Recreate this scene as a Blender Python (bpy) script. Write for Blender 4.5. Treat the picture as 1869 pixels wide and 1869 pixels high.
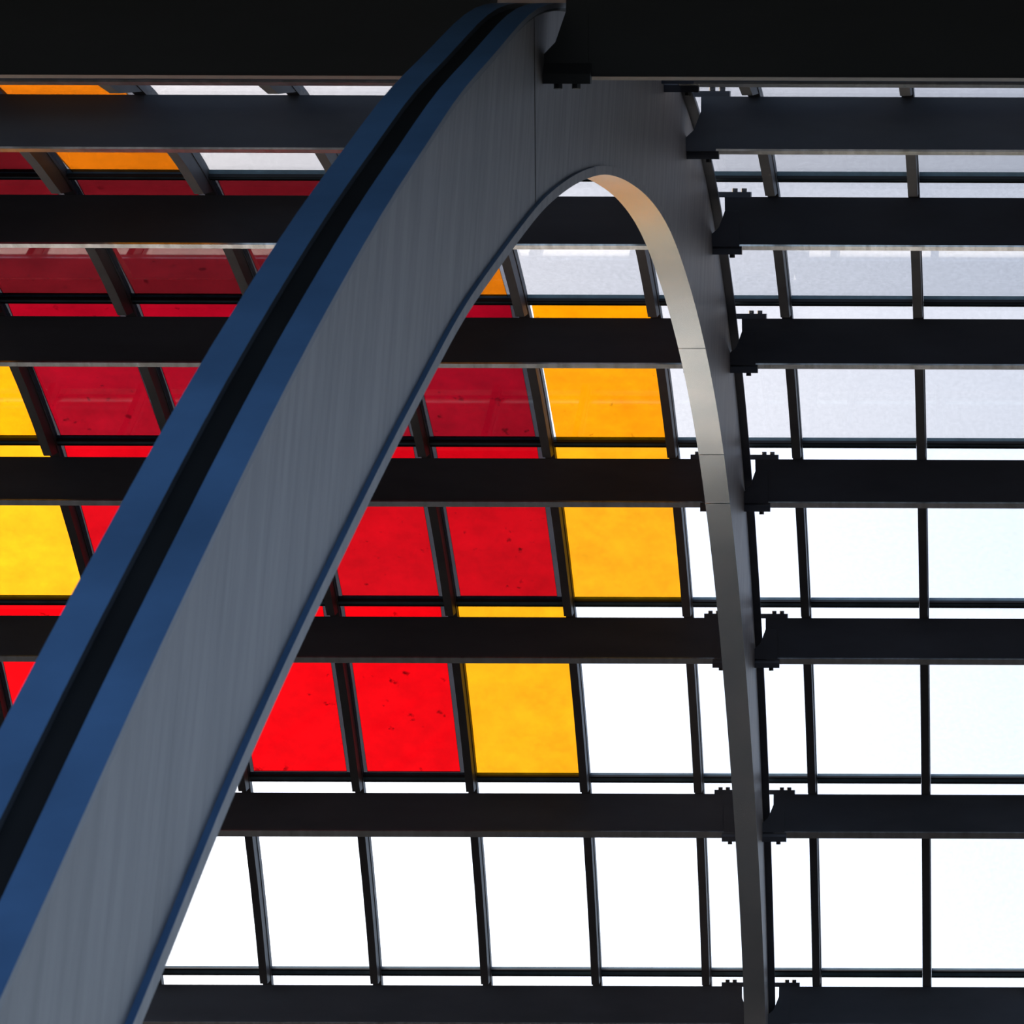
import bpy, math, random
from mathutils import Matrix, Vector

# ---------------------------------------------------------------- scene reset
for o in list(bpy.data.objects):
    bpy.data.objects.remove(o, do_unlink=True)
S = bpy.context.scene
COL = S.collection
random.seed(7)

# ---------------------------------------------------------------- camera
PX = 1869.0                     # frame side in pixels
F = 6500.0                      # focal length in pixels
CX, CY = 1796.8, 934.5          # principal point (the photograph is an off-centre crop)
ROLL = 0.00324
PITCH = math.radians(25.0)
EYE = 1.6
cam = bpy.data.cameras.new('camera')
cam.sensor_fit = 'HORIZONTAL'
cam.sensor_width = 36.0
cam.lens = F / PX * 36.0
cam.shift_x = (PX / 2 - CX) / PX
cam.shift_y = (CY - PX / 2) / PX
cam.clip_start = 0.05
cam.clip_end = 2000
cam.dof.use_dof = True
cam.dof.focus_distance = 27.0
cam.dof.aperture_fstop = 15.0
cam_o = bpy.data.objects.new('camera', cam)
COL.objects.link(cam_o)
cam_o.matrix_world = (Matrix.Translation((0, 0, EYE)) @
                      Matrix.Rotation(math.pi / 2 + PITCH, 4, 'X') @
                      Matrix.Rotation(ROLL, 4, 'Z'))
S.camera = cam_o

# ---------------------------------------------------------------- sky, sun, exposure
SUN_EL, SUN_AZ = math.radians(36.0), math.radians(-58.0)   # azimuth from +Y towards +X
W = bpy.data.worlds.new('sky')
S.world = W
W.use_nodes = True
nt = W.node_tree
nt.nodes.clear()
wo = nt.nodes.new('ShaderNodeOutputWorld')
bg = nt.nodes.new('ShaderNodeBackground')
sky = nt.nodes.new('ShaderNodeTexSky')
sky.sky_type = 'NISHITA'
sky.sun_disc = False
sky.sun_elevation = SUN_EL
sky.sun_rotation = SUN_AZ
sky.altitude = 0
sky.air_density = 1.0
sky.dust_density = 5.0
sky.ozone_density = 1.0
bg.inputs['Strength'].default_value = 0.40
nt.links.new(sky.outputs[0], bg.inputs['Color'])
nt.links.new(bg.outputs[0], wo.inputs['Surface'])

sl = bpy.data.lights.new('sun', 'SUN')
sl.energy = 6.0
sl.angle = math.radians(0.6)
sl.color = (1.0, 0.95, 0.86)
sun = bpy.data.objects.new('sun', sl)
COL.objects.link(sun)
sdir = Vector((math.sin(SUN_AZ) * math.cos(SUN_EL), math.cos(SUN_AZ) * math.cos(SUN_EL), math.sin(SUN_EL)))
sun.rotation_euler = sdir.to_track_quat('Z', 'Y').to_euler()
sun.location = sdir * 60

S.view_settings.view_transform = 'Standard'
S.view_settings.look = 'None'
S.view_settings.gamma = 1.0
S.view_settings.use_curve_mapping = False
S.view_settings.exposure = 0.0

# ---------------------------------------------------------------- geometry helpers
CP, SP = math.cos(PITCH), math.sin(PITCH)


def world(X, d, v):
    """cross-section coordinates (sideways, along the view axis, down) to world"""
    return (X, d * CP + v * SP, EYE + d * SP - v * CP)


def unroll(x, y):
    dx, dy = x - CX, y - CY
    return dx * math.cos(ROLL) + dy * math.sin(ROLL), -dx * math.sin(ROLL) + dy * math.cos(ROLL)


# the vault is a circular cylinder along X: centre and radius in the section plane
DC, VC, R = 21.814, 8.6365, 11.4809
DTH = 0.17598
K0 = -0.46878                   # offset of the glazing bars, one bar each metre


def circ(t, r):
    return DC + r * math.cos(t), VC - r * math.sin(t)


def ang(y, r, x=1600.0):
    """angle on the vault of radius r at the height where the photograph's row y meets it"""
    yu = unroll(x, y)[1] / F
    lo, hi = -0.4, 1.66
    for _ in range(60):
        m = (lo + hi) / 2
        d, v = circ(m, r)
        if v / d > yu:
            lo = m
        else:
            hi = m
    return (lo + hi) / 2


def tanrad(t, r, a, b):
    """point a along the upward tangent and b outward from the vault point (t, r)"""
    d, v = circ(t, r)
    ct, st = math.cos(t), math.sin(t)
    return d - a * st + b * ct, v - a * ct - b * st


def mesh(name, verts, faces, mat=None, parent=None, smooth=False):
    me = bpy.data.meshes.new(name)
    me.from_pydata([tuple(p) for p in verts], [], faces)
    me.validate()
    import bmesh
    bm = bmesh.new()
    bm.from_mesh(me)
    bmesh.ops.recalc_face_normals(bm, faces=bm.faces)
    bm.to_mesh(me)
    bm.free()
    if smooth:
        for p in me.polygons:
            p.use_smooth = True
        me.set_sharp_from_angle(angle=math.radians(25))
    if mat:
        me.materials.append(mat)
    o = bpy.data.objects.new(name, me)
    COL.objects.link(o)
    if parent:
        o.parent = parent
    return o


class MB:
    """collects prisms into one mesh"""

    def __init__(self):
        self.v, self.f = [], []

    def prism(self, sec, x0, x1):
        """section polygon [(d, v)...] swept from X = x0 to x1"""
        n, b = len(sec), len(self.v)
        for X in (x0, x1):
            for p in sec:
                self.v.append(world(X, p[0], p[1]))
        self.f.append(tuple(range(b, b + n)))
        self.f.append(tuple(range(b + n, b + 2 * n))[::-1])
        for i in range(n):
            j = (i + 1) % n
            self.f.append((b + i, b + j, b + n + j, b + n + i))
        return self

    def band(self, A, B, x0, x1):
        """solid between two polylines A and B (same count) of the section plane"""
        n, b = len(A), len(self.v)
        for X in (x0, x1):
            for p in A:
                self.v.append(world(X, *p))
            for p in B:
                self.v.append(world(X, *p))
        a0, b0, a1, b1 = b, b + n, b + 2 * n, b + 3 * n
        for i in range(n - 1):
            self.f += [(a0 + i, a0 + i + 1, b0 + i + 1, b0 + i), (a1 + i, b1 + i, b1 + i + 1, a1 + i + 1),
                       (a0 + i, a1 + i, a1 + i + 1, a0 + i + 1), (b0 + i, b0 + i + 1, b1 + i + 1, b1 + i)]
        self.f += [(a0, b0, b1, a1), (a0 + n - 1, a1 + n - 1, b1 + n - 1, b0 + n - 1)]
        return self

    def cyl(self, c, axis, r, h, n=6):
        """hexagonal bolt head: centre c (world), axis (world unit vector)"""
        axis = Vector(axis).normalized()
        u = axis.orthogonal().normalized()
        w = axis.cross(u)
        b = len(self.v)
        for k in (0, 1):
            for i in range(n):
                a = 2 * math.pi * i / n
                self.v.append(tuple(Vector(c) + axis * h * k + u * r * math.cos(a) + w * r * math.sin(a)))
        self.f.append(tuple(range(b, b + n)))
        self.f.append(tuple(range(b + n, b + 2 * n)))
        for i in range(n):
            j = (i + 1) % n
            self.f.append((b + i, b + j, b + n + j, b + n + i))
        return self

    def build(self, name, mat, parent=None, smooth=False):
        return mesh(name, self.v, self.f, mat, parent, smooth)


def empty(name, loc=(0, 0, 0)):
    o = bpy.data.objects.new(name, None)
    o.empty_display_size = 0.2
    o.location = loc
    COL.objects.link(o)
    return o


def tag(o, label, cat, group=None):
    o['label'] = label
    o['category'] = cat
    if group:
        o['group'] = group
    return o


# ---------------------------------------------------------------- materials
def new_mat(name):
    m = bpy.data.materials.new(name)
    m.use_nodes = True
    t = m.node_tree
    t.nodes.clear()
    return m, t, t.nodes.new('ShaderNodeOutputMaterial')


def paint(name, col, rough=0.4, var=0.12, scale=2.0, stretch=(1, 1, 1), spec=0.5, bump=0.0, col2=None, metal=0.0):
    m, t, out = new_mat(name)
    p = t.nodes.new('ShaderNodeBsdfPrincipled')
    tc = t.nodes.new('ShaderNodeTexCoord')
    mp = t.nodes.new('ShaderNodeMapping')
    mp.inputs['Scale'].default_value = stretch
    nz = t.nodes.new('ShaderNodeTexNoise')
    nz.inputs['Scale'].default_value = scale
    nz.inputs['Detail'].default_value = 6
    nz.inputs['Roughness'].default_value = 0.6
    rp = t.nodes.new('ShaderNodeValToRGB')
    a = [c * (1 - var) for c in col] + [1]
    b = [min(1, c * (1 + var)) for c in (col2 or col)] + [1]
    rp.color_ramp.elements[0].position = 0.33
    rp.color_ramp.elements[1].position = 0.67
    rp.color_ramp.elements[0].color = a
    rp.color_ramp.elements[1].color = b
    t.links.new(tc.outputs['Object'], mp.inputs['Vector'])
    t.links.new(mp.outputs[0], nz.inputs['Vector'])
    t.links.new(nz.outputs['Fac'], rp.inputs[0])
    t.links.new(rp.outputs[0], p.inputs['Base Color'])
    p.inputs['Roughness'].default_value = rough
    p.inputs['Specular IOR Level'].default_value = spec
    p.inputs['Metallic'].default_value = metal
    if bump:
        bp = t.nodes.new('ShaderNodeBump')
        bp.inputs['Strength'].default_value = bump
        bp.inputs['Distance'].default_value = 0.01
        t.links.new(nz.outputs['Fac'], bp.inputs['Height'])
        t.links.new(bp.outputs[0], p.inputs['Normal'])
    t.links.new(p.outputs[0], out.inputs['Surface'])
    return m


def glass(name, col, ior=1.52, var=0.05, spots=0.0, scale=3.0):
    """thin architectural glass: tinted straight-through light plus a Fresnel reflection"""
    col = [c ** 0.5 for c in col]          # light meets both faces of the pane
    m, t, out = new_mat(name)
    tr = t.nodes.new('ShaderNodeBsdfTransparent')
    gl = t.nodes.new('ShaderNodeBsdfGlossy')
    gl.inputs['Roughness'].default_value = 0.015
    gl.inputs['Color'].default_value = (1, 1, 1, 1)
    fr = t.nodes.new('ShaderNodeFresnel')
    # same reflectance from either side of the thin pane
    geo = t.nodes.new('ShaderNodeNewGeometry')
    mr = t.nodes.new('ShaderNodeMapRange')
    mr.inputs['To Min'].default_value = ior
    mr.inputs['To Max'].default_value = 1 / ior
    t.links.new(geo.outputs['Backfacing'], mr.inputs['Value'])
    t.links.new(mr.outputs[0], fr.inputs['IOR'])
    mx = t.nodes.new('ShaderNodeMixShader')
    tc = t.nodes.new('ShaderNodeTexCoord')
    nz = t.nodes.new('ShaderNodeTexNoise')
    nz.inputs['Scale'].default_value = scale
    nz.inputs['Detail'].default_value = 8
    nz.inputs['Roughness'].default_value = 0.7
    rp = t.nodes.new('ShaderNodeValToRGB')
    e = rp.color_ramp.elements
    e[0].position, e[1].position = 0.3, 0.7
    e[0].color = [c * (1 - var) for c in col] + [1]
    e[1].color = [min(1, c * (1 + var)) for c in col] + [1]
    t.links.new(tc.outputs['Object'], nz.inputs['Vector'])
    t.links.new(nz.outputs['Fac'], rp.inputs[0])
    src = rp.outputs[0]
    if spots:
        n2 = t.nodes.new('ShaderNodeTexNoise')
        n2.inputs['Scale'].default_value = 9
        n2.inputs['Detail'].default_value = 5
        r2 = t.nodes.new('ShaderNodeValToRGB')
        r2.color_ramp.elements[0].position = 0.27
        r2.color_ramp.elements[1].position = 0.33
        r2.color_ramp.elements[0].color = (1 - spots,) * 3 + (1,)
        r2.color_ramp.elements[1].color = (1, 1, 1, 1)
        mm = t.nodes.new('ShaderNodeMix')
        mm.data_type = 'RGBA'
        mm.blend_type = 'MULTIPLY'
        mm.inputs['Factor'].default_value = 1
        t.links.new(tc.outputs['Object'], n2.inputs['Vector'])
        t.links.new(n2.outputs['Fac'], r2.inputs[0])
        t.links.new(src, mm.inputs['A'])
        t.links.new(r2.outputs[0], mm.inputs['B'])
        src = mm.outputs['Result']
    t.links.new(src, tr.inputs['Color'])
    t.links.new(fr.outputs[0], mx.inputs['Fac'])
    t.links.new(tr.outputs[0], mx.inputs[1])
    t.links.new(gl.outputs[0], mx.inputs[2])
    t.links.new(mx.outputs[0], out.inputs['Surface'])
    return m


M = {}
M['purlin'] = paint('dark_steel_paint', (0.085, 0.093, 0.118), 0.42, 0.25, 1.5, (0.3, 1, 1))
M['lip'] = paint('weathered_flange_paint', (0.90, 0.88, 0.82), 0.20, 0.3, 5.0, (4, 0.3, 0.3), metal=0.92)
M['top_beam'] = paint('black_steel_paint', (0.030, 0.031, 0.036), 0.5, 0.2, 1.5, (0.3, 1, 1))
M['bolt'] = paint('bolt_steel', (0.04, 0.04, 0.045), 0.45, 0.1)
M['rib'] = paint('blue_grey_rib_paint', (0.160, 0.151, 0.162), 0.45, 0.24, 2.2, (1, 6, 0.6), col2=(0.172, 0.160, 0.168))
M['flange'] = paint('blue_flange_paint', (0.095, 0.215, 0.44), 0.4, 0.2, 1.2)
M['groove'] = paint('dark_slot_paint', (0.012, 0.013, 0.015), 0.6, 0.2)
M['soffit'] = paint('grey_soffit_paint', (0.88, 0.96, 0.99), 0.27, 0.12, 1.6, (1, 1, 1), metal=0.95)
M['bar'] = paint('anthracite_glazing_bar', (0.095, 0.090, 0.094), 0.5, 0.15)
M['gasket'] = paint('black_gasket', (0.010, 0.010, 0.012), 0.6, 0.1)
M['transom'] = paint('teal_grey_transom', (0.11, 0.18, 0.22), 0.45, 0.25, 6.0, (1, 1, 1))
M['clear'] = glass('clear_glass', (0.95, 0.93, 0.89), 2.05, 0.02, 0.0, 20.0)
M['clear_dimmed'] = glass('grazing_dimmed_glass', (0.79, 0.73, 0.65), 2.05, 0.03, 0.0, 28.0)  # dimming at grazing view angles put into the tint
M['clear_dimmest'] = glass('grazing_dimmest_glass', (0.62, 0.59, 0.545), 2.05, 0.05, 0.0, 28.0)  # top rows: stronger grazing-angle dimming put into the tint
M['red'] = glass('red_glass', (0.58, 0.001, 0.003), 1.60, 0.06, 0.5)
M['red_dimmer'] = glass('dimmer_red_glass', (0.20, 0.001, 0.006), 1.50, 0.10, 0.5)  # grazing-angle darkening of its row put into the red
M['red_dimmest'] = glass('dimmest_red_glass', (0.08, 0.003, 0.005), 1.70, 0.12, 0.4)  # highest rows: most grazing-angle darkening put into the red
M['yellow'] = glass('yellow_glass', (0.86, 0.33, 0.006), 1.80, 0.08)
M['amber'] = glass('amber_glass', (0.92, 0.27, 0.001), 1.60, 0.08, 0.3)  # yellow with its grazing-angle deepening put into the tint
M['orange'] = glass('orange_glass', (0.55, 0.13, 0.002), 1.80, 0.10)  # yellow of the highest rows, deepened further for the grazing angle
M['edge'] = glass('grey_halo_glass', (0.035, 0.033, 0.035), 1.80, 0.08)  # grey halo at the pane borders, drawn in as glass
M['halo_light'] = glass('pale_halo_glass', (0.18, 0.175, 0.18), 1.80, 0.08)  # paler halo around the orange panes, likewise drawn in
M['floor'] = paint('dark_asphalt', (0.015, 0.015, 0.016), 0.9, 0.12, 0.8, spec=0.0)  # unseen floor, near-black so the undersides get little bounce light
M['reflector'] = paint('pale_reflector_ground', (0.58, 0.56, 0.52), 0.7, 0.1, 0.6)  # for the unseen ground that reflects light onto the undersides
M['blocker'] = paint('dark_blocker_sheet', (0.05, 0.05, 0.055), 0.6, 0.1)  # for the unseen slabs that block light

# ---------------------------------------------------------------- the setting: floor
def slab(name, x0, x1, y0, y1, z0, z1, mat):
    v = [(x0, y0, z1), (x1, y0, z1), (x1, y1, z1), (x0, y1, z1), (x0, y0, z0), (x1, y0, z0), (x1, y1, z0), (x0, y1, z0)]
    return mesh(name, v, [(0, 1, 2, 3), (7, 6, 5, 4), (0, 4, 5, 1), (1, 5, 6, 2), (2, 6, 7, 3), (3, 7, 4, 0)], mat)


gq = slab('floor_reflector', -80, 80, 46.0, 150, -0.3, 0.0, M['reflector'])  # unseen bright ground, added for its reflections
gq['kind'] = 'structure'
fl = slab('floor', -60, 60, -30, 46.0, -0.3, 0.0, M['floor'])
fl['kind'] = 'structure'

# ---------------------------------------------------------------- the setting: glazed vault
ROW_LO, ROW_HI = -4, 7
COL_LO, COL_HI = -13, 5
T_ROWS = {1: 1774.6, 2: 1420.3, 3: 1098.9, 4: 807.2, 5: 547.8, 6: 321.5}
TT = {}
for k, y in T_ROWS.items():
    TT[k] = ang(y, R)
for k in range(0, ROW_LO - 1, -1):
    TT[k] = TT[k + 1] - DTH
for k in range(7, ROW_HI + 2):
    TT[k] = TT[k - 1] + DTH * (1.0 if k > 7 else 1.10)

ceiling = empty('ceiling', world(-4, *circ(TT[1], R)))
ceiling['kind'] = 'structure'
ceiling['label'] = 'curved vault of clear, red and yellow glass panes'
CEIL_INV = Matrix.Translation(ceiling.location).inverted()


def under_ceiling(o):
    o.parent = ceiling
    o.matrix_parent_inverse = CEIL_INV
    return o


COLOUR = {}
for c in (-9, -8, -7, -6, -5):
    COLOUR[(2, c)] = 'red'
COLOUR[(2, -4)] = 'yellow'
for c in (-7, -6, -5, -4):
    COLOUR[(3, c)] = 'red_dimmed'
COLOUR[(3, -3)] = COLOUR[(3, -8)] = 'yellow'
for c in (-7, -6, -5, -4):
    COLOUR[(4, c)] = 'red_dimmer'
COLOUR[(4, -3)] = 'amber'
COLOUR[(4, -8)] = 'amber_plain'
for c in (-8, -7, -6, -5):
    COLOUR[(5, c)] = 'red_dimmest'
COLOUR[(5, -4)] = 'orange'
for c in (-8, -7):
    COLOUR[(6, c)] = 'red_dimmest'
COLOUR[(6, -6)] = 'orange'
M['red_dimmed'] = glass('dimmed_red_glass', (0.40, 0.001, 0.004), 1.55, 0.08, 0.5)  # slight grazing-angle darkening put into the red
M['amber_plain'] = M['amber']
WORD = {'red': 'bright red glass pane', 'red_dimmed': 'red glass pane', 'red_dimmer': 'deep red glass pane',
        'red_dimmest': 'dark red glass pane', 'yellow': 'yellow glass pane', 'amber': 'amber yellow glass pane',
        'amber_plain': 'amber yellow glass pane', 'orange': 'orange glass pane'}
BAR = 0.080                      # glazing bar width
BAR_IN = 0.19                    # how far bars reach inside the glass


def quad_plate(t0, t1, x0, x1, r0, r1, a0=0.0, a1=0.0):
    """thin flat plate on the chord between two transom lines; a0/a1 trim its lower and upper ends"""
    p0, p1 = Vector(circ(t0, R)), Vector(circ(t1, R))
    u = (p1 - p0).normalized()
    n = Vector((-u.y, u.x))
    if n.x * math.cos(t0) - n.y * math.sin(t0) < 0:
        n = -n
    p = []
    for X in (x0, x1):
        for q in (p0 + u * a0, p1 - u * a1):
            for r in (r0, r1):
                w = q + n * (r - R)
                p.append(world(X, w.x, w.y))
    f = [(0, 2, 6, 4), (1, 5, 7, 3), (0, 1, 3, 2), (4, 6, 7, 5), (0, 4, 5, 1), (2, 3, 7, 6)]
    return p, f


TH = 0.033                       # half height of a transom
for r in range(ROW_LO, ROW_HI + 1):
    for c in range(COL_LO, COL_HI + 1):
        x0, x1 = c + K0 - 0.012, c + 1 + K0 - BAR + 0.012
        kind = COLOUR.get((r, c))
        b = 0.0
        if kind in ('red', 'red_dimmed', 'red_dimmer', 'red_dimmest', 'orange'):
            b = 0.040 if kind != 'orange' else 0.045
        lx = b + (0.012 if b else 0)
        if kind == 'amber':
            lx = 0.035
        rx = b + (0.035 if b else 0)
        ta = TH - 0.012
        tb = TH - 0.012 + b
        p, f = quad_plate(TT[r], TT[r + 1], x0 + lx, x1 - rx, R - 0.006, R + 0.006, tb, tb)
        o = under_ceiling(mesh('pane', p, f, M[kind or ('clear_dimmest' if r >= 5 else 'clear_dimmed' if r == 4 else 'clear')]))
        if kind:
            o['label'] = WORD[kind]
        if b or kind == 'amber':
            # grey halo drawn in around the coloured field; clear strip beside amber
            vs, fs = [], []
            strips = [(x0, x0 + lx, ta, ta)]
            if b:
                strips += [(x1 - rx, x1, ta, ta)]
            for (xa, xb, ua, ub) in strips:
                q, g = quad_plate(TT[r], TT[r + 1], xa, xb, R - 0.006, R + 0.006, ua, ub)
                fs += [tuple(i + len(vs) for i in ff) for ff in g]
                vs += q
            if b:
                L = (Vector(circ(TT[r], R)) - Vector(circ(TT[r + 1], R))).length
                for (t0, t1, u0, u1) in ((TT[r], TT[r + 1], ta, None), (TT[r], TT[r + 1], None, ta)):
                    u0 = u0 if u0 is not None else L - tb
                    u1 = u1 if u1 is not None else L - tb
                    q, g = quad_plate(t0, t1, x0 + lx, x1 - rx, R - 0.006, R + 0.006, u0, u1)
                    fs += [tuple(i + len(vs) for i in ff) for ff in g]
                    vs += q
            e = mesh('pane_edge', vs, fs, M['halo_light'] if kind in ('orange',) else (M['clear'] if kind == 'amber' else M['edge']))
            e.parent = o
            o['label'] = WORD[kind] + (' with grey halo edge' if b else ' with pale left edge')

# transoms: one bar in each bay, a pale channel between two black gaskets
for r in range(ROW_LO + 1, ROW_HI + 1):
    for c in range(COL_LO, COL_HI + 1):
        x0, x1 = c + K0 + 0.002, c + 1 + K0 - BAR - 0.002
        t = TT[r]
        body = MB().prism([tanrad(t, R, -TH, 0.02), tanrad(t, R, TH, 0.02), tanrad(t, R, TH * 0.95, -0.03),
                           tanrad(t, R, -TH * 0.95, -0.03)], x0, x1).build('transom', M['transom'])
        under_ceiling(body)
        for s in (-1, 1):
            g = MB().prism([tanrad(t, R, s * TH * 1.02, -0.012), tanrad(t, R, s * TH * 1.02, -0.036),
                            tanrad(t, R, s * TH * 0.62, -0.036), tanrad(t, R, s * TH * 0.62, -0.012)], x0, x1).build('gasket', M['gasket'])
            g.parent = body

# rib and purlin positions in the section
XB1 = -1.889                     # near edge of the rib's outer flange
XA1 = XB1 - 0.267
XB2 = XB1 - 0.040                # near edge of the rib's inner flange
XA2 = XB2 - 0.187
WB, WA = XB2 - 0.019, XA2 + 0.019     # faces of the rib's web box
G_OUT, G_IN = 0.06, 0.27
P_ROWS = {0: (1801, 1870, 1882), 1: (1450, 1520, 1530.5), 2: (1128.5, 1203.5, 1213), 3: (838.8, 918.7, 927.5),
          4: (582, 666.7, 674), 5: (360.3, 450.5, 457.4), 6: (177, 276.6, 282.7), 7: (60, 154.0, 160.0)}
G_ROW = {4: 0.32, 5: 0.36, 6: 0.42}     # the upper purlins hang a little deeper
PA = {}
for k, (a, b, c) in P_ROWS.items():
    g = G_ROW.get(k, G_IN)
    PA[k] = (ang(a, R - G_OUT), ang(b, R - g), ang(c, R - g))
for k in (-1, -2, -3, -4):
    PA[k] = tuple(t - DTH for t in PA[k + 1])
PA[7] = (PA[7][1] + (PA[6][0] - PA[6][1]), PA[7][1], PA[7][2])

TI = {k: ang(P_ROWS[k][0] - 2, R - BAR_IN) for k in range(0, 7)}      # fins are mitred where they meet a purlin
for k in (-1, -2, -3, -4):
    TI[k] = TI[k + 1] - DTH

# glazing bars running up the vault
for m in range(COL_LO, COL_HI + 2):
    xr = m + K0
    for (nm, x0, x1, ra, rb, mt) in (('glazing_bar', xr - BAR, xr, R + 0.03, R - 0.055, 'bar'),):
        ts = [TT[ROW_LO] + (TT[ROW_HI + 1] - TT[ROW_LO]) * i / 48 for i in range(49)]
        A = [circ(t, ra) for t in ts]
        B = [circ(t, rb) for t in ts]
        o = under_ceiling(MB().band(A, B, x0, x1).build(nm, M[mt]))
    fin = MB()
    for k in range(-4, 7):           # a deeper fin in each gap between two purlins
        to, tb_ = PA[k][0] + 0.004, PA[k + 1][2] - 0.004
        ti = TI[k]
        fin.band([Vector(circ(to + (tb_ - to) * i / 3, R - 0.05)) for i in range(4)],
                 [Vector(circ(ti + (tb_ - ti) * i / 3, R - BAR_IN)) for i in range(4)], xr - BAR + 0.006, xr - 0.006)
    fin = fin.build('bar_fin', M['bar'])
    fin.parent = o

# ---------------------------------------------------------------- purlins


def make_purlin(secA, secB, secC, secD, side, label, group, n_out, n_in, near=False):
    """folded box purlin between rib and bay end; section corners: A outer top, B and C inner lip, D outer bottom"""
    steel = M['top_beam'] if near else M['purlin']
    A, B, C, D = [Vector(p) for p in (secA, secB, secC, secD)]
    mid = (A + B + C + D) / 4
    if side > 0:
        xr, xe = XB1 + 0.035, COL_HI + 1 + K0
        sg = 1
    else:
        xr, xe = XA1 - 0.035, COL_LO + K0 - BAR
        sg = -1
    x0, x1 = min(xr, xe), max(xr, xe)
    root = empty('purlin', world(xr, mid.x, mid.y))
    inv = Matrix.Translation(root.location).inverted()

    def put(o, par=None):
        o.parent = par or root
        o.matrix_parent_inverse = inv if par is None else Matrix()
        return o
    nin = Vector(n_in)
    up = (A - D).normalized()
    Bo, Co = B - nin * 0.014, C - nin * 0.014
    put(MB().prism([A, Bo, Co, D], x0, x1).build('beam', steel))
    # narrow flange plate on the inner edge
    lipup = (B - C).normalized()
    put(MB().prism([B + lipup * 0.002, C, Co, Bo + lipup * 0.002], x0, x1).build('bottom_flange', M['top_beam'] if near else M['lip']))
    # end bracket reaching past the outer flange to the web, wedge gap at its outer corner
    web = WB if sg > 0 else WA
    fr = (B - A).normalized()
    nrm = Vector((-fr.y, fr.x))
    if nrm.x > 0:
        nrm = -nrm
    q = lambda s, off: A + (B - A) * s + nrm * off
    vs, fs = [], []
    xg = xr - sg * 0.0
    pts = [(xg, 0.28), (xr - sg * 0.045, 0.62), (web, 0.75), (web, 1.0), (xg + sg * 0.10, 1.0), (xg + sg * 0.10, 0.28)]
    for off in (0.004, -0.022):
        for (x, s) in pts:
            w_ = q(s, off)
            vs.append(world(x, w_.x, w_.y))
    n = len(pts)
    fs.append(tuple(range(n)))
    fs.append(tuple(range(n, 2 * n))[::-1])
    for i in range(n):
        j = (i + 1) % n
        fs.append((i, j, n + j, n + i))
    put(mesh('end_bracket', vs, fs, steel))
    # splice plates with bolts, above the outer edge and below the inner flange
    vd = Vector((0.0, -1.0))
    back = (A.normalized()) * 0.11
    xi = XB1 - 0.03 if sg > 0 else XA1 + 0.03
    xo = xr + sg * 0.185
    t1 = put(MB().prism([A - vd * 0.004, A + vd * 0.036, A + vd * 0.036 + back, A - vd * 0.004 + back], min(xi, xo), max(xi, xo)).build('splice_plate', steel))
    ax = Vector(world(0, *vd)) - Vector(world(0, 0, 0))
    for dx in (0.07, 0.135):
        cpt = A + vd * 0.034 + back * 0.3
        b_ = MB().cyl(world(xr + sg * dx, cpt.x, cpt.y), ax, 0.021, 0.026).build('bolt', M['bolt'])
        b_.parent = t1
    back2 = C.normalized() * 0.05
    xo = xr + sg * 0.115
    C3 = B if near else C
    t2 = put(MB().prism([C3 + vd * 0.06 - back2 * 0.2, C3 + vd * 0.012 - back2, C3 - vd * 0.032 - back2, C3 - vd * 0.032 + back2 * 0.3, C3 + vd * 0.06 + back2 * 0.3], min(web, xo), max(web, xo)).build('splice_plate', steel))
    for dx in ((0.045,) if not near else (-0.03, 0.05)):
        cpt = C3 - vd * 0.030 - back2 * 0.3
        b_ = MB().cyl(world(xr + sg * dx, cpt.x, cpt.y), -ax, 0.020, 0.024).build('bolt', M['bolt'])
        b_.parent = t2
    tag(root, label, 'beam', group)
    return root


names = {0: 'dark steel purlin along the bottom edge', 1: 'dark steel purlin between clear bottom row and bright red panes',
         2: 'dark steel purlin just above the bright red pane row', 3: 'dark steel purlin fourth up, across mid photo',
         4: 'dark steel purlin crossing just above the deep red panes', 5: 'dark purlin with pale flange, behind the arch opening',
         6: 'dark purlin with pale flange, second below top edge', 7: 'dark purlin with pale flange, above topmost glass strip',
         -1: 'first dark steel purlin below the frame', -2: 'second dark steel purlin below the frame',
         -3: 'third dark steel purlin below the frame', -4: 'fourth dark steel purlin below the frame'}
for k in sorted(PA):
    ta, tb, tc_ = PA[k]
    g = G_ROW.get(k, G_IN)
    A, B, C = circ(ta, R - G_OUT), circ(tb, R - g), circ(tc_, R - g)
    D = circ(tc_ + 0.002, R - G_OUT)
    if Vector(D).y < Vector(A).y:
        D = circ(ta - 0.01, R - G_OUT)
    n_in = (-math.cos(tb), math.sin(tb))
    for side in (-1, 1):
        lab = names[k] + (', right of the rib' if side > 0 else ', left of the rib')
        make_purlin(A, B, C, D, side, lab, 'steel purlins of the vault', None, n_in)

# large beam at the near edge of the vault, across the top of the photo
dA = 15.7
vb = unroll(1400, 141)[1] / F * dA
vt = vb - 0.40
for side in (-1, 1):
    make_purlin((dA + 0.02, vt), (dA, vb), (dA + 0.10, vb + 0.003), (dA + 0.28, vt), side,
                'big dark steel beam across the top edge of the photo, ' + ('right of the rib' if side > 0 else 'left of the rib'),
                'top edge beams', None, (0.0, 1.0), near=True)

# ---------------------------------------------------------------- the forked rib


def rp(x, y, X):
    """point of the plane X = const seen at (x, y) in the photograph, in section coordinates"""
    xu, yu = unroll(x, y)
    d = F * X / xu
    return d, yu / F * d


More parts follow.
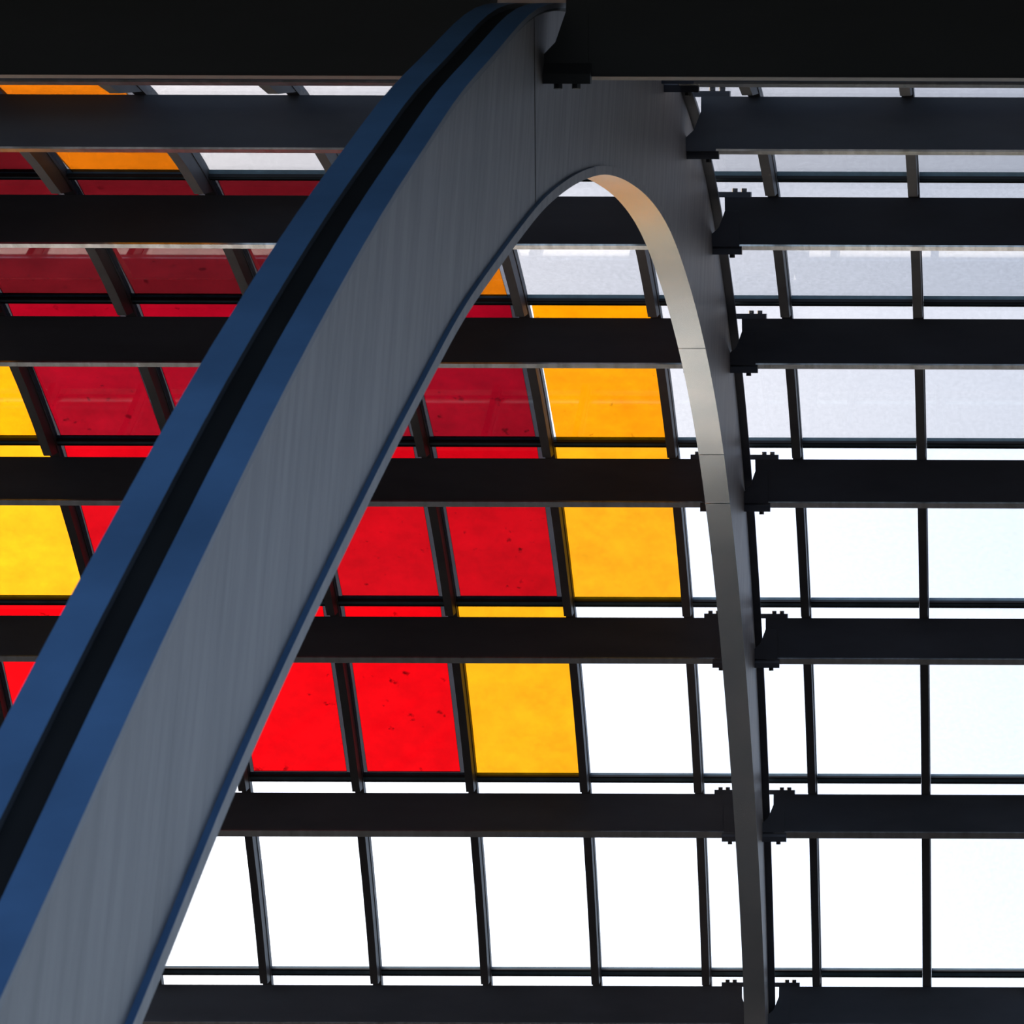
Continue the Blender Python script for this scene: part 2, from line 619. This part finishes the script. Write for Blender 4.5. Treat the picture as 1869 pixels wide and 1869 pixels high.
def resample(pts, n):
    L = [0.0]
    for a, b in zip(pts, pts[1:]):
        L.append(L[-1] + (Vector(b) - Vector(a)).length)
    # Catmull-Rom through the points, parameterised by chord length
    out = []
    for i in range(n):
        s = L[-1] * i / (n - 1)
        k = 0
        while k < len(pts) - 2 and L[k + 1] < s:
            k += 1
        u = (s - L[k]) / max(1e-9, L[k + 1] - L[k])
        p0 = Vector(pts[max(k - 1, 0)])
        p1, p2 = Vector(pts[k]), Vector(pts[k + 1])
        p3 = Vector(pts[min(k + 2, len(pts) - 1)])
        d1 = (p2 - p0) / max(1e-9, L[k + 1] - L[max(k - 1, 0)]) * (L[k + 1] - L[k])
        d2 = (p3 - p1) / max(1e-9, L[min(k + 2, len(pts) - 1)] - L[k]) * (L[k + 1] - L[k])
        out.append((2 * u**3 - 3 * u**2 + 1) * p1 + (u**3 - 2 * u**2 + u) * d1 + (-2 * u**3 + 3 * u**2) * p2 + (u**3 - u**2) * d2)
    return out


def smooth_pts(P, it=2):
    P = [Vector(p) for p in P]
    for _ in range(it):
        Q = P[:]
        for i in range(1, len(P) - 1):
            Q[i] = P[i] * 0.5 + (P[i - 1] + P[i + 1]) * 0.25
        P = Q
    return P


def to_floor(p, q):
    """continue the line q->p down to the floor"""
    p, q = Vector(p), Vector(q)
    w = (p - q).normalized()
    zp = world(0, *p)[2]
    zd = world(0, *(p + w))[2] - zp
    return p + w * (-zp / zd)


# outer chord (near edge of outer flange), left leg from floor to crown
oc = [(0, 1822), (56, 1706), (124, 1548), (210, 1357), (258, 1249), (318, 1124), (408, 937), (483, 780), (577, 600),
      (707, 371), (756, 296), (786, 255), (835, 172), (895, 109), (925, 71), (981, 11)]
OUT = [rp(x, y, XB1) for x, y in oc]
OUT = [tuple(to_floor(OUT[0], OUT[2]))] + OUT
OUT += [(16.6, -2.36), (18.0, -2.52), (20.0, -2.66)]
# then along the vault, just inside the glass
G_RIB = 0.10
t_hi = 1.50
OUT_R = [circ(t_hi - (t_hi + 0.45) * i / 30, R - G_RIB) for i in range(31)]
OUTER = smooth_pts(resample(OUT, 60), 3)
# inner chord (near edge of inner flange): left leg, round the arch, right leg
ic_l = [(258, 1869), (306, 1757), (406, 1500), (530, 1220), (646, 975), (712, 840), (775, 718), (846, 584), (910, 491), (940, 449), (992, 382), (1022, 356)]
ic_a = [(1048, 337), (1074, 325), (1092, 319), (1108, 318), (1128, 323), (1149, 333), (1183, 360), (1213, 401)]
ic_r = [(1235, 449), (1257.5, 517), (1273, 573), (1288.5, 640), (1302.5, 710), (1315, 785), (1324, 850), (1333, 925), (1341.3, 1000), (1351, 1100),
        (1360.7, 1215), (1371.7, 1365), (1382.6, 1535), (1391.3, 1700), (1397, 1869)]
INP = [rp(x, y, XB2) for x, y in ic_l + ic_a + ic_r]
first = tuple(to_floor(INP[0], INP[2]))
last = [circ(0.41 - 0.13 * i, R - 1.12) for i in range(1, 6)]
INNER = smooth_pts(resample([first] + INP + last, 260), 6)

rib = empty('rib', world((XA1 + XB1) / 2, *((OUTER[0] + INNER[0]) / 2)))
RINV = Matrix.Translation(rib.location).inverted()


def under_rib(o):
    o.parent = rib
    o.matrix_parent_inverse = RINV
    return o


def offset(P, h):
    """offset a polyline in the section plane to its left"""
    Q = []
    for i, p in enumerate(P):
        a, b = P[max(0, i - 1)], P[min(len(P) - 1, i + 1)]
        t = (b - a).normalized()
        Q.append(p + Vector((-t.y, t.x)) * h)
    return Q


def clip_poly(P, f):
    return [p for p in P if f(p)]


# web: polygon between chords, as a strip of quads (outer polyline + inner polyline matched by index)
OUT_ALL = OUTER + [Vector(p) for p in OUT_R]
FL = 0.045                        # flange thickness


def web_part(name, outer, inner, mat):
    n = 60
    a = resample([tuple(p) for p in outer], n)
    b = resample([tuple(p) for p in inner], n)
    return under_rib(MB().band(a, b, WA, WB).build(name, mat))


# split the web at the site joint above the arch and at the springing of the right leg
def nearest(P, q):
    q = Vector(q)
    return min(range(len(P)), key=lambda i: (P[i] - q).length)


jo = nearest(OUT_ALL, rp(1000, -20, XB1))
ji = nearest(INNER, rp(984, 392, XB2))
ko = nearest(OUT_ALL, circ(1.18, R - G_RIB))
ki = nearest(INNER, rp(1200, 380, XB2))
inner_in = offset(INNER, 0.0)
gap = 0.03


def trim_start(P, g):
    P = [Vector(p) for p in P]
    P[0] = P[0] + (P[1] - P[0]).normalized() * g
    return P


dirsign = 1 if (offset(INNER, 1.0)[0] - OUTER[0]).length < (INNER[0] - OUTER[0]).length else -1
sgn = 1 if (offset(OUTER, 0.1)[0] - INNER[0]).length > (OUTER[0] - INNER[0]).length else -1
OUT_ALL = offset(OUT_ALL, -sgn * 0.034)
INNER0 = INNER
INNER = offset(INNER, dirsign * FL)
web_part('leg_web', OUT_ALL[:jo + 1], INNER[:ji + 1], M['rib'])
web_part('crown_web', trim_start(OUT_ALL[jo:ko + 1], gap), trim_start(INNER[ji:ki + 1], gap), M['rib'])
web_part('rafter_web', OUT_ALL[ko:], INNER[ki:], M['rib'])

def side_tone(o, mat):
    """a second colour on sideways-facing edges"""
    o.data.materials.append(mat)
    for p in o.data.polygons:
        if abs(p.normal.x) > 0.9:
            p.material_index = 1


# inner flange: sheets with open joints on the right leg
INNER = INNER0
cuts = [nearest(INNER, rp(1085, 321, XB2)), nearest(INNER, rp(1288, 643, XB2)), nearest(INNER, rp(1321, 834, XB2)), nearest(INNER, rp(1331, 925, XB2))]
cuts = [0] + cuts + [len(INNER) - 1]
IN_UP = offset(INNER, dirsign * FL)
for a, b in zip(cuts, cuts[1:]):
    pa = INNER[a:b + 1]
    pb = IN_UP[a:b + 1]
    if a:
        w = (pa[1] - pa[0]).normalized() * 0.012
        pa = [pa[0] + w] + pa[1:]
        pb = [pb[0] + w] + pb[1:]
    o = under_rib(MB().band(pa, pb, XA2, XB2).build('inner_flange' if a == 0 else 'soffit_sheet', M['flange'] if a == 0 else M['soffit'], smooth=True))
    side_tone(o, M['rib'])  # blue faces carry sky light in their colour; edges stay rib grey

# outer flange of the right leg: one plate
OR = [Vector(p) for p in OUT_R]
under_rib(MB().band(OR, offset(OR, 0.03 if (offset(OR, .1)[5] - Vector((DC, VC))).length > (OR[5] - Vector((DC, VC))).length else -0.03), XA1, XB1)
          .build('rafter_flange', M['purlin']))
# outer flange of the left leg: two blue plates with a dark slot between them
osign = -dirsign
wdt = XB1 - XA1
o1 = offset(OUTER, 0.0)
o2 = [p for p in OUTER]
sgn = 1 if (offset(OUTER, 0.1)[0] - INNER[0]).length > (OUTER[0] - INNER[0]).length else -1
O_OUT = OUTER
O_IN = offset(OUTER, -sgn * 0.022)
nE = 57
for (xa, xb) in ((XA1, XA1 + 0.365 * wdt), (XA1 + 0.665 * wdt, XB1)):
    side_tone(under_rib(MB().band(O_OUT[:nE], O_IN[:nE], xa, xb).build('leg_flange', M['flange'], smooth=True)), M['purlin'])  # dark edge colour paints in the shadow line beside the web
under_rib(MB().band(offset(OUTER, -sgn * 0.0215)[:nE], offset(OUTER, -sgn * 0.034)[:nE], XA1 + 0.01, XB1 - 0.01)
          .build('slot', M['groove']))
tag(rib, 'blue grey steel rib forking from a broad leg into the vault', 'rib')

# unseen sheet added to shape the light, closing vault from glazing to top beam
dk = [circ(TT[ROW_HI + 1], R + 0.05), (19.0, -2.80), (dA + 0.3, vt - 0.1), (dA + 0.1, vt - 0.08)]
dk2 = [(p[0], p[1] - 0.12) for p in dk]
blocker = MB().band([Vector(p) for p in dk], [Vector(p) for p in dk2], COL_LO + K0, COL_HI + 1 + K0).build('ceiling_shade_sheet', M['blocker'])
blocker['kind'] = 'structure'

# unseen opaque slab added over the near side to block sky and sun
cz = world(0, dA, vt)
cn = [(-30, cz[1] + 1.0, cz[2] + 1.1), (30, cz[1] + 1.0, cz[2] + 1.1), (30, -3, 12.4), (-30, -3, 12.4)]
cn += [(p[0], p[1], p[2] + 0.35) for p in cn]
sky_blocker = mesh('ceiling_sky_blocker', cn, [(0, 1, 2, 3), (7, 6, 5, 4), (0, 4, 5, 1), (1, 5, 6, 2), (2, 6, 7, 3), (3, 7, 4, 0)], M['blocker'])
sky_blocker['kind'] = 'structure'
